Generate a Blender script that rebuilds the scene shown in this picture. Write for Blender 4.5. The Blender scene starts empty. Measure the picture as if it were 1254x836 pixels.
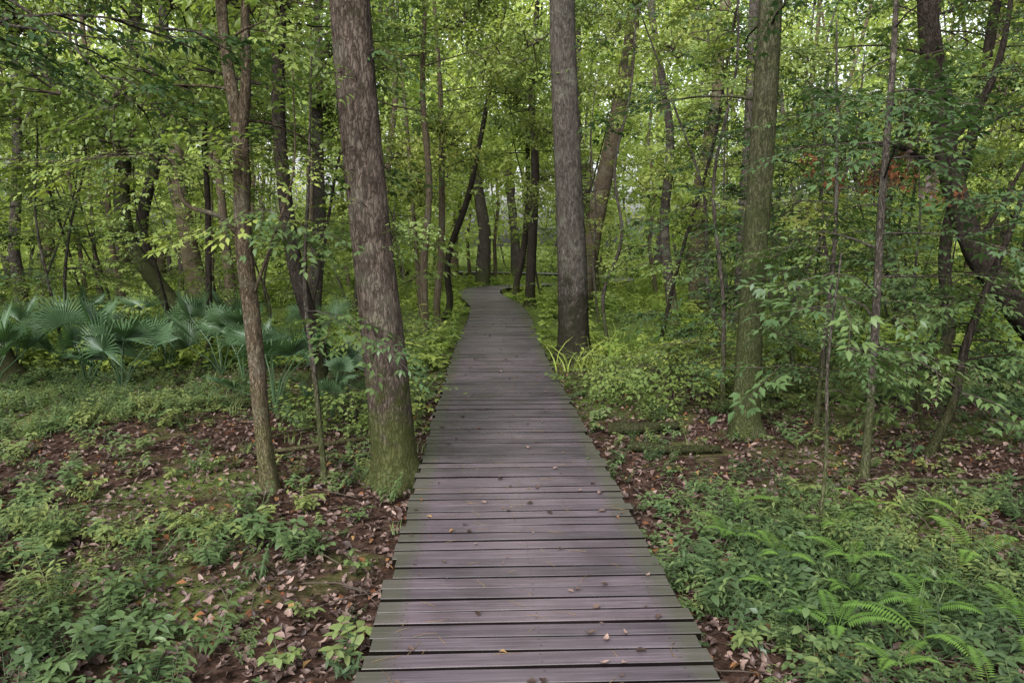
import bpy, math, random
import numpy as np
from mathutils import Vector
random.seed(7); R=np.random.RandomState(11)
scene=bpy.context.scene
root=scene.collection
rad=math.radians

# ------------------------------------------------------------ helpers
def fn(x,y,seed,scale):
    r=np.random.RandomState(seed); s=0
    for k in range(7):
        a=r.uniform(0,6.283); f=scale*r.uniform(.6,1.9); p=r.uniform(0,6.283)
        s=s+np.sin((x*math.cos(a)+y*math.sin(a))*f+p)
    return s/2.6
def gz(x,y):
    x=np.asarray(x,float); y=np.asarray(y,float)
    h=0.07*fn(x,y,3,.5)+0.02*fn(x,y,4,2.2)
    m=np.clip((np.abs(x)-.7)/2.0,0.12,1)
    return h*m-0.02
class MB:
    def __init__(s): s.v=[]; s.f=[]; s.m=[]; s.a=[]
    def add(s,vs,fs,mat=0,a=0.0):
        o=len(s.v); s.v.extend([tuple(p) for p in vs])
        s.f.extend([tuple(i+o for i in f) for f in fs]); s.m.extend([mat]*len(fs)); s.a.extend([a]*len(vs))
    def mesh(s,name,mats,smooth=True,attr=None):
        me=bpy.data.meshes.new(name); me.from_pydata(s.v,[],s.f)
        for m in mats: me.materials.append(m)
        me.polygons.foreach_set('material_index',s.m)
        if smooth: me.polygons.foreach_set('use_smooth',[True]*len(s.f))
        if attr:
            at=me.attributes.new(attr,'FLOAT','POINT'); at.data.foreach_set('value',s.a)
        me.update(); return me
def obj(name,me,parent=None,loc=(0,0,0)):
    o=bpy.data.objects.new(name,me); root.objects.link(o); o.location=loc
    if parent: o.parent=parent
    return o
def empty(name,loc=(0,0,0),rz=0,s=1):
    o=bpy.data.objects.new(name,None); root.objects.link(o); o.location=loc; o.rotation_euler=(0,0,rz); o.scale=(s,s,s); o.empty_display_size=.2
    return o
def tube(mb,pts,rs,seg=8,rough=0,flare=None,mat=0,seed=0,cap=True):
    pts=np.array(pts,float); n=len(pts)
    T=np.gradient(pts,axis=0); T/=np.linalg.norm(T,axis=1)[:,None]+1e-9
    d=pts[-1]-pts[0]; ref=np.array([0,1,0.]) if abs(d[2])>np.hypot(d[0],d[1]) else np.array([0,0,1.])
    rr=np.random.RandomState(seed); ph=rr.uniform(0,6.28,8)
    vs=[]
    for i in range(n):
        t=T[i]; a=np.cross(t,ref); a/=np.linalg.norm(a)+1e-9; b=np.cross(a,t)
        for k in range(seg):
            th=6.28318*k/seg; r=rs[i]
            if rough:
                r*=1+rough*(math.sin(3*th+ph[0]+pts[i][2]*.8)*.5+math.sin(5*th+ph[1]-pts[i][2]*1.3)*.35+math.sin(2*th+ph[2]+pts[i][2]*2.1)*.4+rr.uniform(-.35,.35))
            if flare and i<flare[0]:
                w=(1-i/flare[0])**2
                r*=1+flare[1]*w*(1+.5*math.sin(4*th+ph[3])+.3*math.sin(7*th+ph[4]))
            vs.append(pts[i]+r*(math.cos(th)*a+math.sin(th)*b))
    fs=[(i*seg+k,i*seg+(k+1)%seg,(i+1)*seg+(k+1)%seg,(i+1)*seg+k) for i in range(n-1) for k in range(seg)]
    if cap: fs.append(tuple(range((n-1)*seg,n*seg)))
    mb.add(vs,fs,mat)
def crspline(P,n):
    P=np.array(P,float); P=np.vstack([2*P[0]-P[1],P,2*P[-1]-P[-2]]); out=[]
    m=len(P)-3
    for i in range(m):
        for t in np.linspace(0,1,n,endpoint=(i==m-1)):
            a,b,c,d=P[i:i+4]
            out.append(.5*((2*b)+(-a+c)*t+(2*a-5*b+4*c-d)*t*t+(-a+3*b-3*c+d)*t**3))
    return np.array(out)
def nrm(v): v=np.array(v,float); return v/(np.linalg.norm(v)+1e-9)
def leaf(mb,o,d,up,L,W,fold=.2,droop=.15,mat=0,det=2):
    o=np.array(o,float); d=nrm(d); s=nrm(np.cross(d,up)); u=np.cross(s,d)
    if det==0:
        mb.add([o,o+d*L*.45+s*W*.5+u*fold*W*.4,o+d*L-u*droop*L,o+d*L*.45-s*W*.5+u*fold*W*.4],[(0,1,2),(0,2,3)],mat); return
    def P(t,w): return o+d*L*t+s*W*w-u*droop*L*t*t+u*abs(w)*fold*W
    if det==1:
        mb.add([P(0,0),P(.45,.5),P(1,0),P(.45,-.5),P(.5,0)],[(0,1,4),(1,2,4),(2,3,4),(3,0,4)],mat); return
    mb.add([P(0,0),P(.33,0),P(.68,0),P(1,0),P(.3,.46),P(.66,.38),P(.3,-.46),P(.66,-.38)],
       [(0,4,1),(1,4,5,2),(2,5,3),(0,1,6),(1,2,7,6),(2,3,7)],mat)

# ------------------------------------------------------------ materials
def newmat(name):
    m=bpy.data.materials.new(name); m.use_nodes=True; nt=m.node_tree
    for n in list(nt.nodes): nt.nodes.remove(n)
    return m,nt,nt.nodes,nt.links
def ramp(N,stops,interp='LINEAR'):
    r=N.new('ShaderNodeValToRGB'); e=r.color_ramp.elements; r.color_ramp.interpolation=interp
    e[0].position=stops[0][0]; e[0].color=(*stops[0][1],1); e[1].position=stops[-1][0]; e[1].color=(*stops[-1][1],1)
    for p,c in stops[1:-1]:
        x=e.new(p); x.color=(*c,1)
    return r
def noise(N,L,scale,detail=4,vec=None,rough=.55):
    n=N.new('ShaderNodeTexNoise'); n.inputs['Scale'].default_value=scale; n.inputs['Detail'].default_value=detail; n.inputs['Roughness'].default_value=rough
    if vec is not None: L.new(vec,n.inputs['Vector'])
    return n
def math_(N,L,op,a,b=None):
    m=N.new('ShaderNodeMath'); m.operation=op
    for i,v in enumerate((a,b)):
        if v is None: continue
        if isinstance(v,(int,float)): m.inputs[i].default_value=v
        else: L.new(v,m.inputs[i])
    return m.outputs[0]
def mixc(N,L,fac,a,b,mode='MIX'):
    m=N.new('ShaderNodeMix'); m.data_type='RGBA'; m.blend_type=mode
    if isinstance(fac,(int,float)): m.inputs[0].default_value=fac
    else: L.new(fac,m.inputs[0])
    for i,v in ((6,a),(7,b)):
        if isinstance(v,tuple): m.inputs[i].default_value=(*v,1)
        else: L.new(v,m.inputs[i])
    return m.outputs[2]
def leafmat(name,stops,trans=.45,gloss=0,tcol=(1.2,1.25,.75),real=True,nz=True):
    m,nt,N,L=newmat(name)
    oi=N.new('ShaderNodeObjectInfo'); geo=N.new('ShaderNodeNewGeometry')
    if real:
        at=N.new('ShaderNodeAttribute'); at.attribute_name='rnd'
        a=math_(N,L,'ADD',math_(N,L,'MULTIPLY',oi.outputs['Random'],.2),math_(N,L,'MULTIPLY',at.outputs['Fac'],.4))
    else: a=math_(N,L,'MULTIPLY',oi.outputs['Random'],.6)
    if nz:
        q=noise(N,L,.45,0,geo.outputs['Position']); s=math_(N,L,'ADD',a,math_(N,L,'MULTIPLY',q.outputs['Fac'],.9)); s=math_(N,L,'SUBTRACT',s,.25)
    else: s=math_(N,L,'MULTIPLY',a,1.6)
    r=ramp(N,stops); L.new(s,r.inputs[0])
    p=N.new('ShaderNodeBsdfDiffuse'); L.new(r.outputs[0],p.inputs['Color'])
    t=N.new('ShaderNodeBsdfTranslucent'); L.new(mixc(N,L,1.0,r.outputs[0],tcol,'MULTIPLY'),t.inputs['Color'])
    mx=N.new('ShaderNodeMixShader'); mx.inputs[0].default_value=trans
    L.new(p.outputs[0],mx.inputs[1]); L.new(t.outputs[0],mx.inputs[2]); out=mx.outputs[0]
    if gloss:
        g=N.new('ShaderNodeBsdfGlossy'); g.inputs['Roughness'].default_value=.42; g.inputs['Color'].default_value=(.9,.95,1,1)
        m2=N.new('ShaderNodeMixShader'); m2.inputs[0].default_value=gloss; L.new(out,m2.inputs[1]); L.new(g.outputs[0],m2.inputs[2]); out=m2.outputs[0]
    o=N.new('ShaderNodeOutputMaterial'); L.new(out,o.inputs[0]); return m
M_leaf=leafmat('leaf_green',[(.1,(.062,.098,.028)),(.45,(.110,.155,.042)),(.7,(.170,.215,.055)),(.95,(.25,.27,.075))],gloss=.015)
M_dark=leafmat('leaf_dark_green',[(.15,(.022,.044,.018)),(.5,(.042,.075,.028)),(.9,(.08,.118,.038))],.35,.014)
M_far=leafmat('leaf_far_hazed',[(.1,(.18,.24,.075)),(.45,(.29,.365,.110)),(.75,(.40,.455,.15)),(.95,(.48,.51,.20))],.5)  # pale ramp: distance haze is put into the leaf colour
M_und=leafmat('leaf_undergrowth',[(.1,(.085,.135,.03)),(.5,(.16,.22,.05)),(.9,(.26,.31,.08))],.4,real=False)
M_herb=leafmat('leaf_herb',[(.15,(.034,.058,.023)),(.5,(.064,.100,.036)),(.9,(.13,.155,.048))],.35,.02,real=False)
M_fern=leafmat('leaf_fern',[(.1,(.07,.13,.03)),(.5,(.11,.18,.04)),(.9,(.15,.21,.05))],.4)
M_palm=leafmat('palmetto_leaf',[(.1,(.034,.066,.030)),(.5,(.060,.104,.046)),(.9,(.11,.155,.068))],.3,.02,(1.1,1.25,.7))
M_brown=leafmat('leaf_dead_brown',[(.1,(.026,.017,.014)),(.4,(.052,.034,.029)),(.7,(.088,.060,.051)),(.96,(.17,.118,.10))],.12,.012,(1,1,1),real=False,nz=False)
M_red=leafmat('leaf_dead_russet',[(.1,(.09,.035,.018)),(.5,(.15,.07,.035)),(.95,(.21,.14,.06))],.3,0,(1,1,1),real=False,nz=False)

def barkmat(name,c1,c2,c3,moss=.3,scale=1.0,mossz=1.0,lichen=.35,mossc=(.045,.06,.014)):
    m,nt,N,L=newmat(name)
    tc=N.new('ShaderNodeTexCoord'); mp=N.new('ShaderNodeMapping'); mp.inputs['Scale'].default_value=(1,1,.3); L.new(tc.outputs['Object'],mp.inputs['Vector'])
    n1=noise(N,L,26*scale,5,mp.outputs[0],.65); n2=noise(N,L,3.5,3,tc.outputs['Object'])
    v=N.new('ShaderNodeTexVoronoi'); v.feature='DISTANCE_TO_EDGE'; v.inputs['Scale'].default_value=34*scale; v.inputs['Randomness'].default_value=1
    wv=N.new('ShaderNodeVectorMath'); wv.operation='ADD'; L.new(mp.outputs[0],wv.inputs[0])
    wn=N.new('ShaderNodeVectorMath'); wn.operation='SCALE'; L.new(n1.outputs['Color'],wn.inputs[0]); wn.inputs['Scale'].default_value=.09; L.new(wn.outputs[0],wv.inputs[1]); L.new(wv.outputs[0],v.inputs['Vector'])
    r=ramp(N,[(.3,c1),(.5,c2),(.72,c3)]); L.new(n1.outputs['Fac'],r.inputs[0])
    cr=ramp(N,[(0,(.42,.42,.42)),(.15,(1,1,1))]); L.new(v.outputs['Distance'],cr.inputs[0])
    col=mixc(N,L,.75,r.outputs[0],cr.outputs[0],'MULTIPLY')
    lich=ramp(N,[(.54,(0,0,0)),(.66,(1,1,1))]); L.new(n2.outputs['Fac'],lich.inputs[0])
    col=mixc(N,L,math_(N,L,'MULTIPLY',lich.outputs[0],lichen),col,(.15,.15,.12))
    sp=N.new('ShaderNodeSeparateXYZ'); L.new(tc.outputs['Object'],sp.inputs[0])
    mr=N.new('ShaderNodeMapRange'); L.new(sp.outputs[2],mr.inputs[0]); mr.inputs[1].default_value=mossz; mr.inputs[2].default_value=0; mr.inputs[3].default_value=0; mr.inputs[4].default_value=1
    n3=noise(N,L,7,4,tc.outputs['Object'])
    mf=math_(N,L,'ADD',math_(N,L,'MULTIPLY',mr.outputs[0],.55),n3.outputs['Fac'])
    mk=ramp(N,[(.62,(0,0,0)),(.85,(1,1,1))]); L.new(mf,mk.inputs[0])
    col=mixc(N,L,math_(N,L,'MULTIPLY',mk.outputs[0],moss),col,mossc)
    hsum=math_(N,L,'ADD',n1.outputs['Fac'],math_(N,L,'MULTIPLY',cr.outputs[0],.6))
    b=N.new('ShaderNodeBump'); b.inputs['Strength'].default_value=1; b.inputs['Distance'].default_value=.018; L.new(hsum,b.inputs['Height'])
    p=N.new('ShaderNodeBsdfDiffuse'); L.new(col,p.inputs['Color']); L.new(b.outputs[0],p.inputs['Normal'])
    o=N.new('ShaderNodeOutputMaterial'); L.new(p.outputs[0],o.inputs[0]); return m
B_big=barkmat('bark_brown_ridged',(.032,.025,.020),(.064,.051,.042),(.11,.090,.076),.8,1,1.2,.2,(.032,.040,.011))
B_gum=barkmat('bark_gum',(.032,.028,.024),(.058,.051,.044),(.092,.082,.072),.9,1,2.0,.25,(.016,.016,.010))
B_grey=barkmat('bark_grey',(.032,.027,.023),(.058,.050,.043),(.095,.084,.072),.5,1.2,1.3)
B_moss=barkmat('bark_mossy',(.026,.027,.015),(.044,.045,.026),(.072,.072,.043),.6,1.2,4.,.15,(.030,.038,.013))
B_light=barkmat('bark_tan',(.045,.034,.023),(.09,.071,.049),(.145,.12,.088),.35,1.5,1.)
B_dark=barkmat('bark_dark',(.014,.012,.010),(.027,.022,.018),(.046,.040,.034),.3,1.5,1.,.06)
def flatmat(name,c):
    m,nt,N,L=newmat(name); p=N.new('ShaderNodeBsdfDiffuse'); oi=N.new('ShaderNodeObjectInfo'); r=ramp(N,[(0,tuple(k*.7 for k in c)),(1,tuple(k*1.3 for k in c))]); L.new(oi.outputs['Random'],r.inputs[0]); L.new(r.outputs[0],p.inputs['Color'])
    o=N.new('ShaderNodeOutputMaterial'); L.new(p.outputs[0],o.inputs[0]); return m
B_twig=flatmat('twig_bark',(.040,.033,.027))

# ------------------------------------------------------------ templates + instancing
def tcoll(name,meshes):
    c=bpy.data.collections.new(name)
    for i,me in enumerate(meshes):
        o=bpy.data.objects.new(f'{name}_{i:02d}',me); c.objects.link(o)
    return c
def ngroup(coll,real=False):
    g=bpy.data.node_groups.new('scatter_'+coll.name,'GeometryNodeTree')
    g.interface.new_socket('Geometry',in_out='INPUT',socket_type='NodeSocketGeometry'); g.interface.new_socket('Geometry',in_out='OUTPUT',socket_type='NodeSocketGeometry')
    N=g.nodes; L=g.links
    gi=N.new('NodeGroupInput'); go=N.new('NodeGroupOutput')
    ci=N.new('GeometryNodeCollectionInfo'); ci.inputs['Collection'].default_value=coll; ci.inputs['Separate Children'].default_value=True; ci.inputs['Reset Children'].default_value=True
    ip=N.new('GeometryNodeInstanceOnPoints'); ip.inputs['Pick Instance'].default_value=True
    def na(nm,t):
        a=N.new('GeometryNodeInputNamedAttribute'); a.data_type=t; a.inputs['Name'].default_value=nm; return a.outputs['Attribute']
    er=N.new('FunctionNodeEulerToRotation'); L.new(na('rot','FLOAT_VECTOR'),er.inputs[0])
    L.new(gi.outputs[0],ip.inputs['Points']); L.new(ci.outputs[0],ip.inputs['Instance']); L.new(na('idx','INT'),ip.inputs['Instance Index'])
    L.new(er.outputs[0],ip.inputs['Rotation']); L.new(na('scl','FLOAT'),ip.inputs['Scale'])
    if real:
        rv=N.new('FunctionNodeRandomValue'); rv.data_type='FLOAT'
        sn=N.new('GeometryNodeStoreNamedAttribute'); sn.data_type='FLOAT'; sn.domain='INSTANCE'; sn.inputs['Name'].default_value='rnd'
        L.new(ip.outputs[0],sn.inputs['Geometry']); L.new(next(o for o in rv.outputs if o.type=='VALUE' and o.enabled),next(i for i in sn.inputs if i.name=='Value' and i.enabled))
        rl=N.new('GeometryNodeRealizeInstances'); L.new(sn.outputs[0],rl.inputs[0]); L.new(rl.outputs[0],go.inputs[0])
    else: L.new(ip.outputs[0],go.inputs[0])
    return g
def ptmesh(name,P,ROT,S,I):
    me=bpy.data.meshes.new(name); n=len(P); me.vertices.add(n)
    me.vertices.foreach_set('co',np.asarray(P,np.float32).ravel())
    a=me.attributes.new('rot','FLOAT_VECTOR','POINT'); a.data.foreach_set('vector',np.asarray(ROT,np.float32).ravel())
    a=me.attributes.new('scl','FLOAT','POINT'); a.data.foreach_set('value',np.asarray(S,np.float32))
    a=me.attributes.new('idx','INT','POINT'); a.data.foreach_set('value',np.asarray(I,np.int32))
    me.update(); return me
def scatter(name,me,grp,parent=None):
    o=obj(name,me,parent); m=o.modifiers.new('scatter','NODES'); m.node_group=grp; return o
STAT={}
def bake(name,me,grp):
    o=bpy.data.objects.new('tmp_'+name,me); root.objects.link(o); m=o.modifiers.new('s','NODES'); m.node_group=grp
    dg=bpy.context.evaluated_depsgraph_get(); out=bpy.data.meshes.new_from_object(o.evaluated_get(dg)); bpy.data.objects.remove(o); out.name=name
    STAT[name]=STAT.get(name,0)+len(out.polygons)
    return out

def spray(n,L,ll,lw,mat,det=1,drp=.15):
    mb=MB(); x=0
    pts=[]; 
    for i in range(6):
        t=i/5; pts.append((t*L, .05*math.sin(t*3+random.random())*L, -drp*t*t*L))
    tube(mb,[pts[0],pts[2],pts[5]],[.0035,.003,.001],3,mat=1,cap=False)
    def at(t):
        f=t*5; i=min(int(f),4); a=np.array(pts[i]);b=np.array(pts[i+1]); return a+(b-a)*(f-i)
    for k in range(n):
        t=.1+.9*k/n; sd=1 if k%2 else -1; o=at(t)
        sub=random.random()<.3
        ang=sd*random.uniform(.6,1.2)
        d=np.array([math.cos(ang),math.sin(ang),random.uniform(-.35,.15)])
        up=np.array([random.uniform(-.4,.4),random.uniform(-.4,.4),1])
        if sub:
            e=o+d*random.uniform(.06,.15)
            for q in range(3):
                a2=ang+(q-1)*.8; dd=np.array([math.cos(a2),math.sin(a2),random.uniform(-.4,.1)])
                leaf(mb,e,dd,up,ll*random.uniform(.7,1.1),lw*random.uniform(.8,1.1),.2,.2,0,det)
        else: leaf(mb,o+d*.008,d,up,ll*random.uniform(.7,1.15),lw*random.uniform(.8,1.1),.2,.2,0,det)
    leaf(mb,at(1),np.array([1,0,-.2]),np.array([0,0,1]),ll,lw,.2,.2,0,det)
    return mb.mesh('spray',[mat,B_twig])
def clump(n,Rr,ll,mat,det=0):
    mb=MB()
    lobes=[(np.array([random.gauss(0,.45),random.gauss(0,.45),random.gauss(0,.3)])*Rr,random.uniform(.25,.5)*Rr) for _ in range(9)]
    for k in range(n):
        c,r=random.choice(lobes); v=np.array([random.gauss(0,1),random.gauss(0,1),random.gauss(0,.5)]); v/=np.linalg.norm(v)
        o=c+v*r*random.random()**.5; o[2]-=.15*(o[0]**2+o[1]**2)/Rr
        d=nrm(np.array([o[0],o[1],0])+np.array([random.gauss(0,.5),random.gauss(0,.5),random.gauss(-.25,.35)]))
        leaf(mb,o,d,np.array([random.gauss(0,.6),random.gauss(0,.6),1]),ll*random.uniform(.6,1.2),ll*.55*random.uniform(.7,1.2),.2,.2,0,det)
    for c,r in lobes[:5]: tube(mb,[(0,0,-.3*Rr),tuple(c)],[.014,.004],3,mat=1,cap=False)
    return mb.mesh('clump',[mat,B_twig])
C_spray=tcoll('leafspray',[spray(16,.55,.075,.036,M_leaf),spray(18,.65,.065,.032,M_leaf),spray(13,.5,.085,.040,M_leaf),spray(20,.6,.055,.028,M_leaf)])
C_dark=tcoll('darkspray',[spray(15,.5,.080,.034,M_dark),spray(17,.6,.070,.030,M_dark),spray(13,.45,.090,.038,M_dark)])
C_brn=tcoll('deadspray',[spray(14,.3,.11,.05,M_brown,2,.7),spray(10,.25,.10,.05,M_red,2,.8)])
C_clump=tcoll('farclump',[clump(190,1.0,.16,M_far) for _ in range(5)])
C_mid=tcoll('midclump',[clump(150,.75,.115,M_leaf,0) for _ in range(4)])
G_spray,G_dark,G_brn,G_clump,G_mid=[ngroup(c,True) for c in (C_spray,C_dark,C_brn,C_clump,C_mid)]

def herb(kind,mat=None):
    mb=MB()
    if kind==0:
        for s in range(random.randint(4,6)):
            a=random.uniform(0,6.28); ln=random.uniform(.07,.16); e=np.array([math.cos(a)*ln*.7,math.sin(a)*ln*.7,ln])
            tube(mb,[(0,0,0),tuple(e)],[.0022,.001],3,mat=0,cap=False)
            for q in range(5):
                b=a+q*1.26+random.uniform(-.3,.3)
                leaf(mb,e*(1-.12*(q%2)),(math.cos(b),math.sin(b),random.uniform(-.2,.3)),(random.gauss(0,.2),random.gauss(0,.2),1),random.uniform(.045,.08),random.uniform(.025,.04),.15,.25)
    elif kind==1:
        for s in range(random.randint(4,7)):
            a=random.uniform(0,6.28); ln=random.uniform(.12,.25); tip=np.array([math.cos(a)*ln*.6,math.sin(a)*ln*.6,ln])
            tube(mb,[(0,0,0),tuple(tip)],[.002,.001],3,cap=False)
            for q in range(9):
                t=.2+.8*q/8; b=a+(1.4 if q%2 else -1.4)+random.uniform(-.5,.5)
                leaf(mb,tip*t,(math.cos(b),math.sin(b),random.uniform(-.1,.4)),(0,0,1),random.uniform(.05,.085)*(1.1-.4*t),.02,.1,.3,0,1)
    elif kind==2:
        for s in range(15):
            a=random.uniform(0,6.28); ln=random.uniform(.10,.24); o=np.array([random.gauss(0,.04),random.gauss(0,.04),0]); d=np.array([math.cos(a),math.sin(a),0]); sd=np.array([-d[1],d[0],0])*.0045
            sp=random.uniform(.6,1.1); P=[o+d*ln*sp*t*t+np.array([0,0,ln*(t-.45*sp*t*t)]) for t in (0,.4,.75,1)]
            vs=[]
            for i,p in enumerate(P): vs+= [p-sd*(1-i*.28),p+sd*(1-i*.28)]
            mb.add(vs,[(0,1,3,2),(2,3,5,4),(4,5,7,6)])
    else:
        for s in range(16):
            o=np.array([random.gauss(0,.08),random.gauss(0,.08),random.uniform(.02,.09)])
            a0=random.uniform(0,6.28)
            for q in range(3):
                b=a0+q*2.09
                leaf(mb,o,(math.cos(b),math.sin(b),.1),(random.gauss(0,.25),random.gauss(0,.25),1),random.uniform(.03,.05),.028,.15,.2,0,1)
    return mb.mesh('herb',[mat or M_herb])
C_herb=tcoll('herb',[herb(k) for k in (0,0,0,1,1,2,3,3)]); G_herb=ngroup(C_herb)
def litter(w,mat):
    mb=MB(); L=random.uniform(.05,.085); W=L*w
    st=[(0,0),(.18,.32),(.4,.5),(.6,.4),(.8,.26),(1,0)]; c=random.uniform(-.5,1.2); c2=random.uniform(.1,.8); vs=[]
    for t,ww in st:
        ww*=random.uniform(.7,1.25); z=L*(c*(t-.5)**2)
        vs+=[(L*(t-.5),-W*ww,z+c2*W*ww),(L*(t-.5),0,z),(L*(t-.5),W*ww,z+c2*W*ww*random.uniform(.3,1.4))]
    fs=[]
    for i in range(5): fs+=[(3*i,3*i+3,3*i+4,3*i+1),(3*i+1,3*i+4,3*i+5,3*i+2)]
    mb.add(vs,fs); return mb.mesh('litter',[mat])
C_lit=tcoll('litterleaf',[litter(w,M_brown) for w in (.5,.6,.45,.8,.7,.55,.3,.4,.6,.5,.65,.5,.7)]+[litter(.5,M_red)]); G_lit=ngroup(C_lit)

# ------------------------------------------------------------ boardwalk path
ctrl=[(0,-3),(0,2),(0,7),(0,12),(.07,16),(.13,19),(.05,22.5),(-.30,26),(-.42,28.8),(.1,31.3),(2,33.5),(4.5,35),(6.5,38),(5.5,43),(2.5,46.5),(-.5,48),(-5,49)]
cp=crspline(ctrl,60); seg=np.linalg.norm(np.diff(cp,axis=0),axis=1); S=np.concatenate([[0],np.cumsum(seg)])
def pathat(s): return np.array([np.interp(s,S,cp[:,0]),np.interp(s,S,cp[:,1])])
_k=cp[:,1]<33
def pathx(y): return np.interp(y,cp[_k,1],cp[_k,0])
def pdist(P):
    P=np.asarray(P)[:,:2]; c=cp[::12]; return np.sqrt(((P[:,None,:]-c[None])**2).sum(2)).min(1)
DZ=.17; pitch=.128
m,nt,N,L=newmat('weathered_deck_wood')
tc=N.new('ShaderNodeTexCoord'); at=N.new('ShaderNodeAttribute'); at.attribute_name='pr'
cb=N.new('ShaderNodeCombineXYZ'); L.new(math_(N,L,'MULTIPLY',at.outputs['Fac'],37),cb.inputs[0]); L.new(math_(N,L,'MULTIPLY',at.outputs['Fac'],91),cb.inputs[2])
va=N.new('ShaderNodeVectorMath'); va.operation='ADD'; L.new(tc.outputs['Object'],va.inputs[0]); L.new(cb.outputs[0],va.inputs[1])
mp=N.new('ShaderNodeMapping'); mp.inputs['Scale'].default_value=(1.6,42,1); L.new(va.outputs[0],mp.inputs[0])
g=noise(N,L,1.5,7,mp.outputs[0],.6); st=noise(N,L,2.2,5,tc.outputs['Object'],.6)
r=ramp(N,[(.25,(.021,.016,.0195)),(.5,(.046,.037,.044)),(.75,(.080,.066,.077))]); L.new(g.outputs['Fac'],r.inputs[0])
pv=ramp(N,[(0,(.6,.58,.59)),(.5,(.95,.92,.95)),(1,(1.35,1.27,1.27))]); L.new(at.outputs['Fac'],pv.inputs[0])
col=mixc(N,L,1.0,r.outputs[0],pv.outputs[0],'MULTIPLY')
sr=ramp(N,[(.35,(.6,.6,.6)),(.6,(1.1,1.1,1.1))]); L.new(st.outputs['Fac'],sr.inputs[0]); col=mixc(N,L,.7,col,sr.outputs[0],'MULTIPLY')
sx=N.new('ShaderNodeSeparateXYZ'); L.new(tc.outputs['Object'],sx.inputs[0])
ab=math_(N,L,'ABSOLUTE',sx.outputs[0]); mr=N.new('ShaderNodeMapRange'); L.new(ab,mr.inputs[0]); mr.inputs[1].default_value=.45; mr.inputs[2].default_value=.78
mo=ramp(N,[(.75,(0,0,0)),(1.25,(1,1,1))]); L.new(math_(N,L,'ADD',mr.outputs[0],math_(N,L,'MULTIPLY',st.outputs['Fac'],.6)),mo.inputs[0])
col=mixc(N,L,math_(N,L,'MULTIPLY',mo.outputs[0],.6),col,(.028,.032,.015))
wc=N.new('ShaderNodeMapRange'); L.new(ab,wc.inputs[0]); wc.inputs[1].default_value=.4; wc.inputs[2].default_value=0.; 
col=mixc(N,L,math_(N,L,'MULTIPLY',math_(N,L,'MULTIPLY',wc.outputs[0],st.outputs['Fac']),.3),col,(.12,.10,.105))
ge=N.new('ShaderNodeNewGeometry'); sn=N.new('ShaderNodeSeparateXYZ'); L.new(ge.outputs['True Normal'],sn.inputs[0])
gap_shade=ramp(N,[(.35,(.10,.09,.08)),(.95,(1,1,1))]); L.new(sn.outputs[2],gap_shade.inputs[0])  # plank sides coloured dark to stand in for shade in the gaps
col=mixc(N,L,1.0,col,gap_shade.outputs[0],'MULTIPLY')
p=N.new('ShaderNodeBsdfPrincipled'); L.new(col,p.inputs['Base Color']); L.new(math_(N,L,'MULTIPLY',gap_shade.outputs[0],.55),p.inputs['Specular IOR Level'])
rr=ramp(N,[(.3,(.36,)*3),(.7,(.55,)*3)]); L.new(st.outputs['Fac'],rr.inputs[0]); L.new(rr.outputs[0],p.inputs['Roughness'])
b=N.new('ShaderNodeBump'); b.inputs['Strength'].default_value=.5; b.inputs['Distance'].default_value=.004; L.new(g.outputs['Fac'],b.inputs['Height']); L.new(b.outputs[0],p.inputs['Normal'])
o=N.new('ShaderNodeOutputMaterial'); L.new(p.outputs[0],o.inputs[0]); M_deck=m
m,nt,N,L=newmat('rusty_nail'); p=N.new('ShaderNodeBsdfPrincipled'); p.inputs['Base Color'].default_value=(.02,.014,.012,1); p.inputs['Roughness'].default_value=.6; o=N.new('ShaderNodeOutputMaterial'); L.new(p.outputs[0],o.inputs[0]); M_nail=m

walk=empty('wooden_boardwalk')
mb=MB(); nb=MB(); s=0.5
while s<S[-1]-.5:
    c=pathat(s); t=pathat(s+.05)-pathat(s-.05); t/=np.linalg.norm(t); nx=np.array([t[1],-t[0]])
    a=random.uniform(-.007,.007); t2=t+nx*a; n2=nx-t*a
    w=.75+random.uniform(-.014,.018); sh=random.uniform(-.016,.016); hd=(pitch-random.uniform(.014,.026))/2; th=.038; ch=.003; tz=DZ+random.uniform(-.004,.004); tilt=random.uniform(-.003,.003)
    prof=[(-hd,-th),(-hd,-ch),(-hd+ch,0),(hd-ch,0),(hd,-ch),(hd,-th)]
    vs=[]
    for e in (-1,-.33,.33,1):
        zz=random.uniform(-.0015,.0015)
        for (py,pz) in prof:
            q=c+n2*(e*w+sh)+t2*(py); vs.append((q[0],q[1],tz+pz+e*tilt+zz))
    fs=[]
    for k in range(3):
        for j in range(6): fs.append((k*6+j,k*6+(j+1)%6,(k+1)*6+(j+1)%6,(k+1)*6+j))
    fs+=[tuple(range(5,-1,-1)),tuple(range(18,24))]
    mb.add(vs,fs,0,random.random())
    if c[1]<14:
        for e in (-.62,.02,.62):
            for q in (-.028,.028):
                o2=c+n2*(e+random.uniform(-.006,.006))+t2*(q+random.uniform(-.006,.006)); z=tz+e/w*tilt+.0015
                nb.add([(o2[0]+.0045*math.cos(k*1.047),o2[1]+.0045*math.sin(k*1.047),z) for k in range(6)],[tuple(range(6))])
    s+=pitch
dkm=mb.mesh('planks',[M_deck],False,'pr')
import bmesh
bmm=bmesh.new(); bmm.from_mesh(dkm); bmesh.ops.recalc_face_normals(bmm,faces=bmm.faces); bmm.to_mesh(dkm); bmm.free()
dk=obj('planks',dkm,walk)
obj('nail_heads',nb.mesh('nails',[M_nail],False),walk)
mb=MB()
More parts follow.
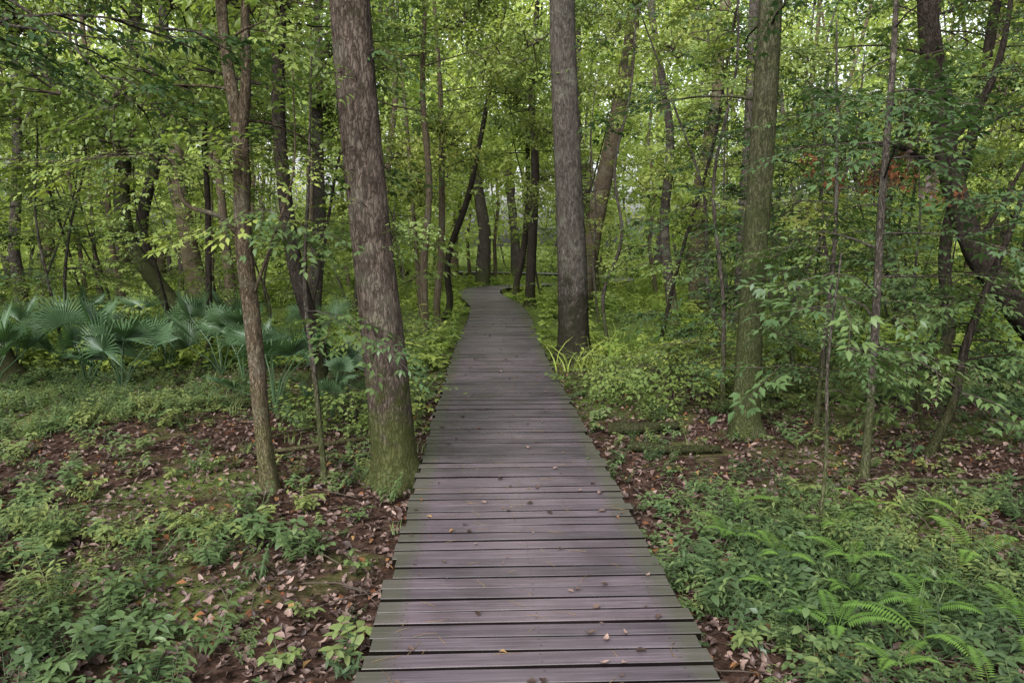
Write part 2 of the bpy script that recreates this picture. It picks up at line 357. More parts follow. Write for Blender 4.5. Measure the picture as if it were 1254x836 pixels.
for e in (-.66,0,.66):
    ss=np.arange(.5,S[-1]-.5,.5); prev=None; vs=[];fs=[]
    for i,s in enumerate(ss):
        c=pathat(s); t=pathat(s+.05)-pathat(s-.05); t/=np.linalg.norm(t); nx=np.array([t[1],-t[0]])
        for (q,z) in ((-.022,DZ-.046),(.022,DZ-.046),(.022,-.05),(-.022,-.05)):
            v=c+nx*(e+q); vs.append((v[0],v[1],z))
        if i: fs+=[((i-1)*4+j,(i-1)*4+(j+1)%4,i*4+(j+1)%4,i*4+j) for j in range(4)]
    mb.add(vs,fs)
obj('stringers',mb.mesh('stringers',[B_dark],False),walk)

# ------------------------------------------------------------ ground
m,nt,N,L=newmat('forest_floor')
geo=N.new('ShaderNodeNewGeometry'); P=geo.outputs['Position']
n1=noise(N,L,14,6,P,.7); n2=noise(N,L,.6,3,P); n3=noise(N,L,70,3,P,.7)
v=N.new('ShaderNodeTexVoronoi'); v.inputs['Scale'].default_value=16; L.new(P,v.inputs['Vector'])
r=ramp(N,[(.3,(.013,.010,.008)),(.5,(.030,.021,.017)),(.72,(.065,.047,.039))]); L.new(n1.outputs['Fac'],r.inputs[0])
bw=N.new('ShaderNodeRGBToBW'); L.new(v.outputs['Color'],bw.inputs[0]); br=ramp(N,[(.1,(.5,.45,.42)),(.9,(1.5,1.3,1.2))]); L.new(bw.outputs[0],br.inputs[0])
col=mixc(N,L,.9,r.outputs[0],br.outputs[0],'MULTIPLY')
sp=N.new('ShaderNodeSeparateXYZ'); L.new(P,sp.inputs[0])
mr=N.new('ShaderNodeMapRange'); L.new(sp.outputs[1],mr.inputs[0]); mr.inputs[1].default_value=7; mr.inputs[2].default_value=18
gm=math_(N,L,'ADD',math_(N,L,'MULTIPLY',mr.outputs[0],.3),n2.outputs['Fac'])
gr=ramp(N,[(.52,(0,0,0)),(.66,(1,1,1))]); L.new(gm,gr.inputs[0])
gc=ramp(N,[(.3,(.03,.05,.014)),(.7,(.10,.14,.035))]); L.new(n3.outputs['Fac'],gc.inputs[0])
col=mixc(N,L,math_(N,L,'MULTIPLY',gr.outputs[0],.75),col,gc.outputs[0])
p=N.new('ShaderNodeBsdfDiffuse'); L.new(col,p.inputs['Color'])
b=N.new('ShaderNodeBump'); b.inputs['Strength'].default_value=1; b.inputs['Distance'].default_value=.03; L.new(math_(N,L,'ADD',n1.outputs['Fac'],math_(N,L,'MULTIPLY',bw.outputs[0],.6)),b.inputs['Height']); L.new(b.outputs[0],p.inputs['Normal'])
o=N.new('ShaderNodeOutputMaterial'); L.new(p.outputs[0],o.inputs[0]); M_gr=m
u=np.linspace(-1,1,261); gx=np.sign(u)*(np.abs(u)*12+np.abs(u)**6*400); gy=gx+9
X,Y=np.meshgrid(gx,gy); Z=gz(X,Y)
n=len(u); vs=np.stack([X.ravel(),Y.ravel(),Z.ravel()],1)
fs=[(j*n+i,j*n+i+1,(j+1)*n+i+1,(j+1)*n+i) for j in range(n-1) for i in range(n-1)]
mb=MB(); mb.add(vs,fs); obj('ground',mb.mesh('ground',[M_gr]))

# ------------------------------------------------------------ ground cover
def green(x,y):
    k=.42*fn(x,y,21,1.3)+.30*fn(x,y,22,3.4)
    base=np.where(y<5.2,.44,np.where(y<7.6,.02,.38))
    base=np.where(x>0,np.where(y<4.6,.38,np.where(y<8.6,-.15,.22)),base)
    base=base-1.6*np.clip(1.45-np.abs(x-pathx(y)),0,.6)
    return k+base
def gpts(n,ymin,ymax,xf,pw=1.6):
    y=ymin+(ymax-ymin)*R.rand(n)**pw; hw=2.6+y*xf; x=R.uniform(-1,1,n)*hw+.035*y
    ok=np.abs(x-pathx(y))>.80; return x[ok],y[ok]
x,y=gpts(60000,2.0,13,.74,1.3)
gg=green(x,y); ok=R.rand(len(x))<np.clip(.9-.3*gg,.4,1); x,y=x[ok],y[ok]; n=len(x)
scatter('fallen_leaf_litter',ptmesh('lit',np.stack([x,y,gz(x,y)+.008+R.rand(n)*.025],1),np.stack([R.normal(0,.42,n),R.normal(0,.42,n),R.uniform(0,6.28,n)],1),R.uniform(.4,1.0,n),R.randint(0,14,n)),G_lit)
x,y=gpts(29000,2.0,13,.74,1.25)
gg=green(x,y); ok=R.rand(len(x))<np.clip(.16+.58*gg,.05,.75); x,y=x[ok],y[ok]; n=len(x)
k=np.where(fn(x,y,31,.9)+R.normal(0,.6,n)>0.2,R.randint(3,8,n),R.randint(0,5,n))
scatter('woodland_ground_plants',ptmesh('hb',np.stack([x,y,gz(x,y)],1),np.stack([R.normal(0,.15,n),R.normal(0,.15,n),R.uniform(0,6.28,n)],1),R.uniform(.35,1.2,n),k),G_herb)
print('herbs',n)
y=11.5+26*R.rand(7500)**1.2; x=R.uniform(-1,1,7500)*(3+y*.8)+.035*y; Pn=np.stack([x,y],1); ok=(pdist(Pn)>1.0)&(R.rand(len(x))<np.clip(.6+.5*fn(x,y,41,.5),.1,1)); x,y=x[ok],y[ok]; n=len(x)
C_und=tcoll('undergrowth',[herb(i,M_und) for i in (0,1,2,3,0)]) 
G_und=ngroup(C_und)
scatter('forest_undergrowth',ptmesh('ug',np.stack([x,y,gz(x,y)],1),np.stack([R.normal(0,.15,n),R.normal(0,.15,n),R.uniform(0,6.28,n)],1),R.uniform(1.2,3.2,n),R.randint(0,5,n)),G_und)
n=260; y=2.6+19*R.rand(n)**1.3; x=R.uniform(-.7,.7,n)+pathx(y)
scatter('leaves_on_boardwalk',ptmesh('dl',np.stack([x,y,np.full(n,DZ+.009)],1),np.stack([R.normal(0,.1,n),R.normal(0,.1,n),R.uniform(0,6.28,n)],1),R.uniform(.3,.8,n),R.randint(9,14,n)),G_lit)
mb=MB()
for i in range(150):
    yy=2.8+9*random.random()**1.4; xx=random.uniform(-.7,.7); a=random.uniform(0,6.28); l=random.uniform(.02,.07)
    dx,dy=math.cos(a)*l,math.sin(a)*l; c=random.uniform(-.2,.2)
    tube(mb,[(xx-dx,yy-dy,DZ+.006),(xx-dy*c,yy+dx*c,DZ+.008),(xx+dx,yy+dy,DZ+.006)],[.001,.001,.0008],3)
obj('pine_needles',mb.mesh('pn',[M_red]))

# ------------------------------------------------------------ tree builder
def grow(mb,sp,start,az,el,length,r0,gen=0,drop=.12,dens=1.0,seg=5):
    p=np.array(start,float); n=max(4,int(length/.28)); st=length/n; pts=[p.copy()]; a=az; e=el
    for i in range(n):
        a+=random.gauss(0,.16); e+=random.gauss(0,.10)-drop/n*1.5
        p=p+st*np.array([math.cos(a)*math.cos(e),math.sin(a)*math.cos(e),math.sin(e)]); pts.append(p.copy())
        t=(i+1)/n
        if gen==0 and t>.2 and random.random()<.55:
            grow(mb,sp,p,a+random.choice((-1,1))*random.uniform(.5,1.1),e*.4+random.uniform(-.25,.25),length*random.uniform(.28,.5)*(1.15-.6*t),r0*.45,1,drop,dens,3)
        if (gen==1 or t>.45) and random.random()<dens*.8:
            sp.append((*(p),random.gauss(0,.25),random.gauss(.12,.25),a+random.choice((-1,0,1))*random.uniform(.3,.9),random.uniform(.7,1.15)))
    sp.append((*p,random.gauss(0,.2),random.gauss(.1,.2),a,random.uniform(.8,1.1)))
    tube(mb,pts,[max(r0*(1-.85*i/n),.0022) for i in range(n+1)],seg,seed=random.randint(0,9999),cap=False)
def crown(name,sp,grp,ni,parent):
    sp=np.array(sp); n=len(sp)
    me=bake(name,ptmesh(name,sp[:,:3],sp[:,3:6],sp[:,6],R.randint(0,ni,n)),grp); return obj(name,me,parent)
def tree(name,ctrl,bark,seg=20,rough=.06,flare=(6,.35),branches=(),rand=None,grp=None,ni=4,azr=None):
    base=np.array(ctrl[0][:3]); E=empty(name,tuple(base)); C=crspline(ctrl,10); C[:,3]=np.maximum(C[:,3],.003)
    mb=MB(); sp=[]; pts=C[:,:3]-base; pts[0,2]-=.06
    tube(mb,pts,C[:,3],seg,rough,flare,seed=random.randint(0,9999))
    for bp,r0 in branches:
        q=crspline(np.array(bp)-base,6); nn=len(q); tube(mb,q,[r0*(1-.8*i/nn)+.002 for i in range(nn)],6,.08)
        for i in range(nn//2,nn,2):
            grow(mb,sp,q[i],random.uniform(0,6.28),random.uniform(-.2,.4),random.uniform(.25,.6),r0*.2,1,.1,.8,3)
    if rand:
        nb,z0,z1,l0,l1,dens=rand; az=random.uniform(0,6.28)
        for i in range(nb):
            z=z0+(z1-z0)*(i+random.random())/nb; az+=2.4+random.uniform(-.5,.5)
            if azr: az=random.uniform(*azr)
            c=[np.interp(z,pts[:,2],pts[:,k]) for k in (0,1)]; r=np.interp(z,pts[:,2],C[:,3])
            ln=random.uniform(l0,l1); grow(mb,sp,(c[0],c[1],z),az,random.uniform(.0,.6),ln,min(r*.35,.006+.008*ln),0,.25,dens)
    obj('trunk_and_limbs',mb.mesh(name,[bark]),E)
    if sp and grp: crown('crown',sp,grp,ni,E)
    return E,sp,pts,C
E1,_,p1,C1=tree('oak_tree',[(-.955,6.15,0,.215),(-.98,6.15,.35,.18),(-1.04,6.15,1.2,.168),(-1.14,6.12,2.4,.158),(-1.22,6.1,3.6,.150),(-1.32,6.1,6,.14),(-1.4,6.2,9,.11),(-1.3,6.3,12,.06)],B_big,32,.04,(8,.30),rand=(6,5.6,11.5,1.2,2.4,.5),grp=G_spray)
sp=[]; mb=MB()
for i in range(22):
    z=random.uniform(1.9,4.6); a=random.uniform(-3.0,.3); r=.155; c=[np.interp(z,p1[:,2],p1[:,k]) for k in (0,1)]
    grow(mb,sp,(c[0]+r*math.cos(a),c[1]+r*math.sin(a),z),a,random.uniform(-.3,.6),random.uniform(.12,.4),.004,1,.2,.5,3)
obj('vine_stems',mb.mesh('vine',[B_dark]),E1); crown('vine_leaves',[s[:6]+(s[6]*.5,) for s in sp],G_spray,4,E1)
tree('gum_tree',[(1.28,12.7,0,.32),(1.26,12.7,.5,.265),(1.22,12.7,1.6,.24),(1.13,12.7,3.2,.22),(1.04,12.7,5,.205),(.98,12.6,7,.19),(.95,12.6,11,.13),(1.1,12.6,15,.05)],B_gum,32,.045,(8,.28),rand=(7,6.2,14,1.5,3,.4),grp=G_spray)
tree('slender_forked_tree',[(-1.93,5.95,0,.075),(-1.97,5.95,.5,.064),(-2.0,5.95,1.2,.062),(-2.05,5.95,2.0,.062),(-2.04,5.95,2.75,.06),(-2.12,5.97,3.3,.042),(-2.18,6.0,4.2,.038),(-2.3,6.0,6.5,.015)],B_light,18,.09,(6,.3),
  branches=[([(-2.05,5.95,2.7),(-1.98,5.93,3.1),(-1.95,5.9,3.7),(-1.9,5.9,4.6),(-1.8,5.9,6.2)],.05),
            ([(-2.03,5.95,1.95),(-2.18,5.85,2.15),(-2.42,5.8,2.25),(-2.50,5.8,2.55),(-2.8,5.8,2.6),(-3.3,5.9,2.55)],.022),
            ([(-2.02,5.95,1.5),(-1.8,5.85,2.0),(-1.62,5.8,2.5),(-1.6,5.8,3.2)],.012)],
  rand=(8,2.6,5.2,.7,1.4,.5),grp=G_spray)
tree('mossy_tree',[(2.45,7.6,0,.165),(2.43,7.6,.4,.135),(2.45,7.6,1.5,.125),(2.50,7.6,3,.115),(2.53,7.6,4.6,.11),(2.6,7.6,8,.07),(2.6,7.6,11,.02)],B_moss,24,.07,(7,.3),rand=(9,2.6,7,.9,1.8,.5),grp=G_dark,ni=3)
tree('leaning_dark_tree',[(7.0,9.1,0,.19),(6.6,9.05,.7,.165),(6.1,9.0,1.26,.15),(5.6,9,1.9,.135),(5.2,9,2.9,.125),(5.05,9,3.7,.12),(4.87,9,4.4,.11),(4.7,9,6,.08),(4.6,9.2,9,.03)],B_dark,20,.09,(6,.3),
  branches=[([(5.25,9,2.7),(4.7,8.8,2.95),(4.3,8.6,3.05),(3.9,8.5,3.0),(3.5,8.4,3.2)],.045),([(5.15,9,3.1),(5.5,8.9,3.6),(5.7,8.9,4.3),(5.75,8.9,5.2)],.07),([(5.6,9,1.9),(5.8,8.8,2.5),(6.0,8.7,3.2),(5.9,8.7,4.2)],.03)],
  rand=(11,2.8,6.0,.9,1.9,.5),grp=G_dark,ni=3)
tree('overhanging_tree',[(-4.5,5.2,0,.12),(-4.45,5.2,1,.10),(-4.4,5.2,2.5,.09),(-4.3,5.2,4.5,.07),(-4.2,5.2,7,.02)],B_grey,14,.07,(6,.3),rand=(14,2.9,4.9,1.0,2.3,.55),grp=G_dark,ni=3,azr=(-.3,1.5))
LS=[((2.93,6.1),[(0,0,.036),(.02,1,.032),(.01,2.2,.029),(.03,3.6,.022),(-.03,5.4,.008)],(18,1.0,4.4,.5,1.25,.6),B_grey),
 ((2.0,4.85),[(0,0,.013),(.02,.6,.012),(0,1.2,.010),(.05,1.9,.005)],(5,.85,1.7,.2,.42,.4),B_grey),
 ((3.85,6.75),[(0,0,.045),(.2,.5,.04),(.3,1.1,.035),(.65,2.2,.025),(.85,3.0,.01)],(12,.6,2.4,.5,1.1,.6),B_dark),
 ((3.3,7.9),[(0,0,.03),(.05,1,.026),(.1,2.2,.022),(0,4.2,.008)],(17,.6,3.8,.5,1.2,.6),B_grey),
 ((4.3,7.6),[(0,0,.025),(-.1,.6,.022),(.1,1.2,.018),(.2,2.0,.006)],(13,.4,1.8,.5,1.2,.65),B_dark),
 ((3.0,9.4),[(0,0,.02),(.0,.8,.018),(.1,1.6,.012),(.1,2.4,.006)],(12,.3,2.2,.4,1.0,.7),B_grey),
 ((4.4,10.3),[(0,0,.03),(.1,1.2,.026),(-.1,2.4,.02),(-.1,4.4,.006)],(16,.8,4.2,.6,1.2,.6),B_grey)]
for (bx,by),cc,rn,bk in LS:
    z=float(gz(bx,by)); tree('leafy_sapling',[(bx+a,by,z+h,r) for a,h,r in cc],bk,10,.05,(5,.3),rand=rn,grp=G_dark,ni=3)
for (bx,by,h) in [(2.1,9.2,1.1),(2.6,10.2,1.3),(2.2,11.4,1.2),(-1.9,11.6,1.0),(3.6,10.8,1.4),(-1.6,8.4,.6)]:
    z=float(gz(bx,by)); E=empty('woodland_shrub',(bx,by,z)); mb=MB(); sp=[]
    for q in range(9):
        grow(mb,sp,(0,0,0),q*.7+random.random(),random.uniform(.5,1.3),h*random.uniform(.6,1.1),.009,0,.5,.8,4)
    obj('stems',mb.mesh('shrub',[B_twig]),E); crown('leaves',sp,G_spray,4,E)
tree('leafy_sapling',[(-1.55,6.2,0,.026),(-1.6,6.2,.8,.022),(-1.66,6.2,1.6,.018),(-1.6,6.2,2.5,.012),(-1.55,6.2,3.4,.005)],B_grey,8,.05,(4,.3),rand=(6,1.4,3.3,.3,.8,.5),grp=G_dark,ni=3)
tree('leafy_sapling',[(-1.25,7.2,0,.014),(-1.2,7.2,.8,.012),(-1.1,7.2,1.5,.010),(-1.05,7.2,2.2,.004)],B_light,8,.05,(4,.3),rand=(5,1.0,2.1,.25,.5,.5),grp=G_spray)
sp=[]
for i in range(34):
    q=random.choice([(4.3,8.6,3.0),(3.9,8.5,2.95),(4.6,8.7,2.9),(5.3,9,2.6)])
    sp.append((q[0]+random.gauss(0,.22),q[1]+random.gauss(0,.15),q[2]+random.gauss(-.08,.12),random.gauss(0,.3),random.uniform(.6,1.4),random.uniform(0,6.28),random.uniform(.45,.8)))
crown('dead_leaf_clusters',sp,G_brn,2,None)

def midtree(x,y,r,lean=(0,0),h=12,bark=B_grey,z0=3.5,n=7,g=G_mid,name='woodland_tree',dens=.25,wob=.07):
    b=float(gz(x,y)); c=[(x,y,b,r*1.25)]
    for t in (.05,.18,.35,.55,.78,1):
        c.append((x+lean[0]*t*h+random.gauss(0,wob),y+lean[1]*t*h+random.gauss(0,wob),b+t*h,r*(1-.75*t)+.004))
    return tree(name,c,bark,12,.07,(5,.3),rand=(n,z0,min(h*.97,3+.34*y),1.0,2.3,dens),grp=g)
midtree(-1.45,15.5,.085,(.012,0),9,B_light)
midtree(-1.3,18.3,.09,(.01,0),10,B_light)
midtree(-1.35,19.5,.09,(.22,0),9,B_dark,n=4)
midtree(1.2,24,.16,(.02,0),12,B_dark)
midtree(.9,27,.12,(.08,0),10,B_dark,n=4)
midtree(-2.4,9.3,.10,(-.04,0),10,B_dark,n=6,wob=.12)
midtree(-6.9,11,.13,(-.26,.05),10,B_dark)
midtree(-5.4,12.5,.14,(-.1,.05),12,B_moss,wob=.2)
midtree(-6.0,14,.12,(.05,.05),12,B_grey,wob=.2)
midtree(-9.2,13,.13,(-.12,.05),12,B_dark,wob=.22)
midtree(-4.6,11.5,.05,(.15,.05),7,B_dark,wob=.17,n=8)
midtree(5.4,16.5,.20,(.0,.0),14,B_grey,z0=5)
midtree(4.4,18.5,.13,(-.05,.0),13,B_grey,wob=.2)
midtree(8.2,15.5,.15,(.06,.0),13,B_dark,wob=.2)
midtree(-3.6,15.5,.14,(.03,.0),13,B_grey,wob=.15)
midtree(2.3,21,.12,(-.05,0),11,B_grey,wob=.14)
midtree(6.9,11.8,.10,(.10,0),11,B_dark,wob=.2)
midtree(2.0,13.8,.035,(.05,0),6,B_grey,wob=.12,g=G_spray,z0=1)
midtree(1.9,15.8,.03,(-.12,0),6,B_dark,wob=.12,g=G_spray,z0=1)

saps=[]
for v in range(9):
    h=random.uniform(3.2,6.5); r=random.uniform(.014,.034); lx,ly=random.gauss(0,.16),random.gauss(0,.13)
    c=[(lx*h*t+random.gauss(0,.09)*(t>0),ly*h*t+random.gauss(0,.09)*(t>0),h*t,r*(1-.8*t)+.003) for t in (0,.25,.5,.75,1)]
    mb=MB(); sp=[]; C=crspline(c,6); tube(mb,C[:,:3],np.maximum(C[:,3],.003),7,.05,(3,.3))
    nb=int(h*3.0); az=0
    for i in range(nb):
        z=.4+(h-.5)*(i+random.random())/nb; az+=2.4+random.uniform(-.6,.6)
        cc=[np.interp(z,C[:,2],C[:,k]) for k in (0,1)]
        grow(mb,sp,(cc[0],cc[1],z),az,random.uniform(-.05,.5),random.uniform(.45,1.25)*(1.2-.5*z/h),.008,0,.2,.6,4)
    sp=np.array(sp); pm=ptmesh('sapling_crown',sp[:,:3],sp[:,3:6],sp[:,6],R.randint(0,3,len(sp)))
    saps.append((mb.mesh('sapling_stem',[B_grey if v%2 else B_dark]),bake('sapling_crown',pm,G_spray),bake('sapling_crown_dark',pm,G_dark)))
cnt=0; tries=0; placed=[]
while cnt<84 and tries<6000:
    tries+=1
    y=7.8+20*random.random()**.95; x=random.uniform(-1,1)*(2.5+y*.72)+.03*y
    if abs(x-pathx(y))<(2.3 if y<17 else 1.8): continue
    if y<10.8 and -7.5<x<0: continue
    if y<10 and x>2.8: continue
    if any((x-a)**2+(y-b)**2<.8 for a,b in placed): continue
    placed.append((x,y)); a,bm,bd=random.choice(saps)
    E=empty('understory_sapling',(x,y,float(gz(x,y))-.03),random.uniform(0,6.28),random.uniform(.75,1.25))
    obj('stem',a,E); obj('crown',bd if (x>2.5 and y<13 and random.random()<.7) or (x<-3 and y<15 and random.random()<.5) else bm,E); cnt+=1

# ------------------------------------------------------------ distant forest
mb=MB(); 
for i in range(180):
    r=20+46*random.random()**.9; a=random.uniform(-.82,.82)+.035; x=r*math.sin(a); y=r*math.cos(a)
    if pdist([(x,y)])[0]<1.8: continue
    h=random.uniform(14,24); rr=random.choice((.04,.05,.06,.08,.1,.14,.18,.22)); lx=random.gauss(0,.10); w1=random.uniform(-.5,.5)
    pts=[(x+lx*h*t+w1*math.sin(t*5)+random.gauss(0,.12),y+random.gauss(0,.1),h*t-.1) for t in np.linspace(0,1,10)]
    tube(mb,pts,[rr*(1.15-.9*t)+.01 for t in np.linspace(0,1,10)],8,.05,(2,.3),mat=random.choice((0,0,1,1)),seed=i)
DF=empty('distant_forest_trees')
obj('trunks',mb.mesh('dtr',[B_grey,B_light,B_dark]),DF)
n=5100; r=23+43*R.rand(n)**.85; a=R.uniform(-.84,.84,n)+.035; x=r*np.sin(a); y=r*np.cos(a)
z=.4+(3+r*.36)*R.rand(n)**.9
dn=.50+.36*fn(x+z*.7,y+z*.9,51,.35)+.3*fn(x*1.0,z*1.7+y,52,.5)
dn=dn-np.clip((z-2-r*.14)/(r*.2),0,1)*.36
dn=np.where((z<5)&(r>50),.8,dn)
dn=np.where((np.abs(a-.12)<.16)&(z>r*.16),np.maximum(dn,.34),dn)
ok=(R.rand(n)<dn)&((pdist(np.stack([x,y],1))>2.0)|(z>5.5))
ok&=~((np.abs(x-.02*y)<1.4+.02*y)&(y<50)&(z<4.5)&(z<1+.09*y))
x,y,z=x[ok],y[ok],z[ok]; n=len(x); print('clumps',n)
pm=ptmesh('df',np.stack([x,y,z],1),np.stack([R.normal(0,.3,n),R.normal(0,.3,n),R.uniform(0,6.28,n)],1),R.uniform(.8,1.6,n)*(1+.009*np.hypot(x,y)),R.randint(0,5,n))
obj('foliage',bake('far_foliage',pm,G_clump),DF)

# ------------------------------------------------------------ palmettos
def palmetto(x,y,nl=7,size=1.0):
    b=float(gz(x,y)); mb=MB()
    for i in range(nl):
        a=i*6.28/nl+random.uniform(-.4,.4); out=random.uniform(.15,.5)*size; hh=random.uniform(.3,.85)*size*(1.2-.6*out)
        e=np.array([math.cos(a)*out,math.sin(a)*out,hh]); 
        tube(mb,[(0,0,0),tuple(e*np.array([.35,.35,.55])),tuple(e)],[.011,.009,.006],5)
        el=random.uniform(.35,1.35); d=np.array([math.cos(a)*math.cos(el),math.sin(a)*math.cos(el),math.sin(el)]); sd=nrm(np.cross(d,(0,0,1))+.25*np.random.randn(3)*np.array([1,1,.4])); sd=nrm(sd-d*np.dot(sd,d)); up=np.cross(sd,d)
        ns=28; Lf=random.uniform(.42,.60)*size; span=random.uniform(1.3,2.0); cup=random.uniform(.05,.35)
        for k in range(ns):
            th=-span+2*span*k/(ns-1); dth=span/(ns-1)*.98; ll=Lf*(1-.25*abs(th)/span)*random.uniform(.85,1.05)
            def D(t): 
                v=d*math.cos(t)+sd*math.sin(t)+up*cup*(abs(math.sin(t))); return nrm(v)
            c=e; l=c+D(th-dth)*ll*.32; r2=c+D(th+dth)*ll*.32; m=c+D(th)*ll*.32+up*.014
            w=.009; q=D(th); sdl=nrm(np.cross(q,up)); k1=c+q*ll*.72-np.array([0,0,.03*ll]); 
            dr=random.uniform(.05,.6)**1.2; tip=c+q*ll*.97-np.array([0,0,dr*ll*.7])
            mb.add([c,l,m,r2,k1-sdl*w,k1+sdl*w,tip],[(0,1,2),(0,2,3),(1,4,2),(2,4,5),(2,5,3),(4,6,5)] if np.dot(sdl,l-r2)<0 else [(0,1,2),(0,2,3),(1,5,2),(2,5,4),(2,4,3),(5,6,4)])
    return obj('dwarf_palmetto',mb.mesh('palmetto',[M_palm],False),None,(x,y,b))
np.random.seed(5)
for (x,y,nl,s) in [(-6.5,9.8,9,1.1),(-5.6,10.4,8,1.05),(-4.9,9.9,9,1.15),(-5.0,11.6,8,1.2),(-6.6,12.2,7,1.1),(-4.0,11.0,7,1.1),(-3.4,10.1,7,1.0),(-2.6,8.6,7,1.0),(-2.1,10.0,6,.95),(-7.6,10.2,8,1.1),(-3.1,12.3,6,1.0),(-8.6,11.4,7,1.1),(-1.9,8.3,5,.6),(-7.0,11.2,7,1.15),(-4.3,12.4,7,1.1)]:
    palmetto(x,y,nl,s)

# ------------------------------------------------------------ ferns
def fern(nf,Lf):
    mb=MB()
    for i in range(nf):
        a=i*6.28/nf+random.uniform(-.4,.4); l=Lf*random.uniform(.75,1.1); P=[]
        for t in np.linspace(0,1,9): P.append(np.array([math.cos(a)*l*t*.85,math.sin(a)*l*t*.85,l*(.95*t-.75*t*t)]))
        tube(mb,P,[.003*(1-.8*k/8) for k in range(9)],3)
        for k in range(22):
            t=.18+.8*k/22; f=t*8; j=min(int(f),7); o=P[j]+(P[j+1]-P[j])*(f-j); T=nrm(P[j+1]-P[j]); s=nrm(np.cross(T,(0,0,1)))
            w=l*.20*math.sin(math.pi*min(1,(t*.85+.12)))**.8*(1.15-t*.5)
            for sg in (-1,1): leaf(mb,o,s*sg+T*.35-np.array([0,0,.12]),(0,0,1),w*random.uniform(.85,1.1),.010+w*.07,.1,.15,0,1)
    return mb.mesh('fern',[M_fern])
fm=[fern(5,.42),fern(4,.38),fern(3,.5)]
for (x,y) in [(1.55,4.35),(1.95,4.3),(1.35,3.9),(2.25,3.95),(1.85,3.35),(2.35,3.3),(1.6,3.15),(2.5,3.6),(2.1,4.8),(1.35,4.7),(2.7,4.3),(1.9,2.95),(2.3,2.9),(3.0,4.9),(1.6,5.3),(1.5,3.5),(2.05,3.65),(3.1,4.0),(2.5,5.2),(1.75,3.9)]:
    f=obj('fern',random.choice(fm),None,(x,y,float(gz(x,y))+.09)); f.rotation_euler=(random.uniform(-.15,.15),random.uniform(-.15,.15),random.uniform(0,6.28)); s=random.uniform(.55,.85); f.scale=(s,s,s)

# ------------------------------------------------------------ fallen wood
def log(name,pts,r,bark):
    mb=MB(); C=crspline(pts,8); tube(mb,C,[r*(1-.35*i/len(C)) for i in range(len(C))],12,.1,seed=random.randint(0,99)); 
    obj(name,mb.mesh(name,[bark]))
log('fallen_log',[(1.05,7.75,.05),(1.4,7.7,.07),(1.8,7.85,.05)],.075,B_dark)
log('fallen_log',[(1.15,7.1,.04),(1.5,6.95,.05),(2.0,7.0,.03)],.05,B_dark)
log('fallen_branch',[(-1.3,7.6,.03),(-1.75,7.2,.06),(-2.3,7.0,.04),(-2.8,7.1,.02)],.022,B_light)
log('fallen_branch',[(-2.6,6.9,.02),(-2.2,7.5,.10),(-1.7,8.0,.05)],.018,B_light)
log('fallen_branch',[(3.2,6.0,.03),(3.9,5.9,.05),(4.8,6.2,.04)],.02,B_grey)
log('fallen_branch',[(-3.4,5.4,.03),(-3.0,5.6,.05),(-2.6,5.5,.03)],.012,B_grey)
mb=MB()
for i in range(420):
    y=2.6+8*random.random()**1.2; x=random.choice((-1,1))*random.uniform(.9,2+y*.6); a=random.uniform(0,6.28); l=random.uniform(.05,.25)
    z=float(gz(x,y))+.03; dx,dy=math.cos(a)*l,math.sin(a)*l; c=random.uniform(-.25,.25)
    tube(mb,[(x-dx,y-dy,z),(x-dy*c,y+dx*c,z+random.uniform(0,.03)),(x+dx,y+dy,z)],[.004,.0035,.002],4)
obj('twig_litter',mb.mesh('twigs',[B_twig]))

# ------------------------------------------------------------ distant walker
def simple(name,c,rough=.8):
    m,nt,N,L=newmat(name); tc=N.new('ShaderNodeTexCoord'); nn=noise(N,L,20,3,tc.outputs['Object']); r=ramp(N,[(.3,tuple(k*.8 for k in c)),(.7,tuple(k*1.15 for k in c))]); L.new(nn.outputs['Fac'],r.inputs[0])
    p=N.new('ShaderNodeBsdfPrincipled'); L.new(r.outputs[0],p.inputs['Base Color']); p.inputs['Roughness'].default_value=rough; o=N.new('ShaderNodeOutputMaterial'); L.new(p.outputs[0],o.inputs[0]); return m
mats=[simple('skin_tone',(.30,.19,.13),.5),simple('purple_shirt',(.055,.035,.085)),simple('dark_trousers',(.02,.02,.026)),simple('brown_hair',(.05,.03,.02)),simple('shoe',(.03,.03,.03))]
V=[(0,0,.93,.135,.10),(0,0,1.05,.12,.09),(0,0,1.22,.145,.10),(0,0,1.38,.15,.09),(0,0,1.47,.06,.055),(0,.01,1.54,.05,.05),
 (.17,0,1.40,.055,.05),(.23,.05,1.13,.042,.04),(.22,-.10,.90,.030,.03),(.22,-.13,.82,.032,.02),
 (-.17,0,1.40,.055,.05),(-.23,.02,1.13,.042,.04),(-.22,-.14,.92,.030,.03),(-.22,-.18,.84,.032,.02),
 (.09,0,.86,.09,.09),(.10,-.10,.48,.06,.06),(.10,-.04,.09,.04,.04),(.10,-.19,.04,.04,.03),
 (-.09,0,.86,.09,.09),(-.10,.08,.48,.06,.06),(-.10,.30,.13,.04,.04),(-.10,.20,.04,.04,.03)]
Ed=[(0,1),(1,2),(2,3),(3,4),(4,5),(3,6),(6,7),(7,8),(8,9),(3,10),(10,11),(11,12),(12,13),(0,14),(14,15),(15,16),(16,17),(0,18),(18,19),(19,20),(20,21)]
me=bpy.data.meshes.new('body'); me.from_pydata([v[:3] for v in V],Ed,[]); tmp=bpy.data.objects.new('tmpbody',me); root.objects.link(tmp)
bpy.context.view_layer.objects.active=tmp
sk=tmp.modifiers.new('s','SKIN'); sk.use_smooth_shade=True
for i,v in enumerate(V): me.skin_vertices[0].data[i].radius=(v[3],v[4])
me.skin_vertices[0].data[0].use_root=True
ss=tmp.modifiers.new('u','SUBSURF'); ss.levels=2
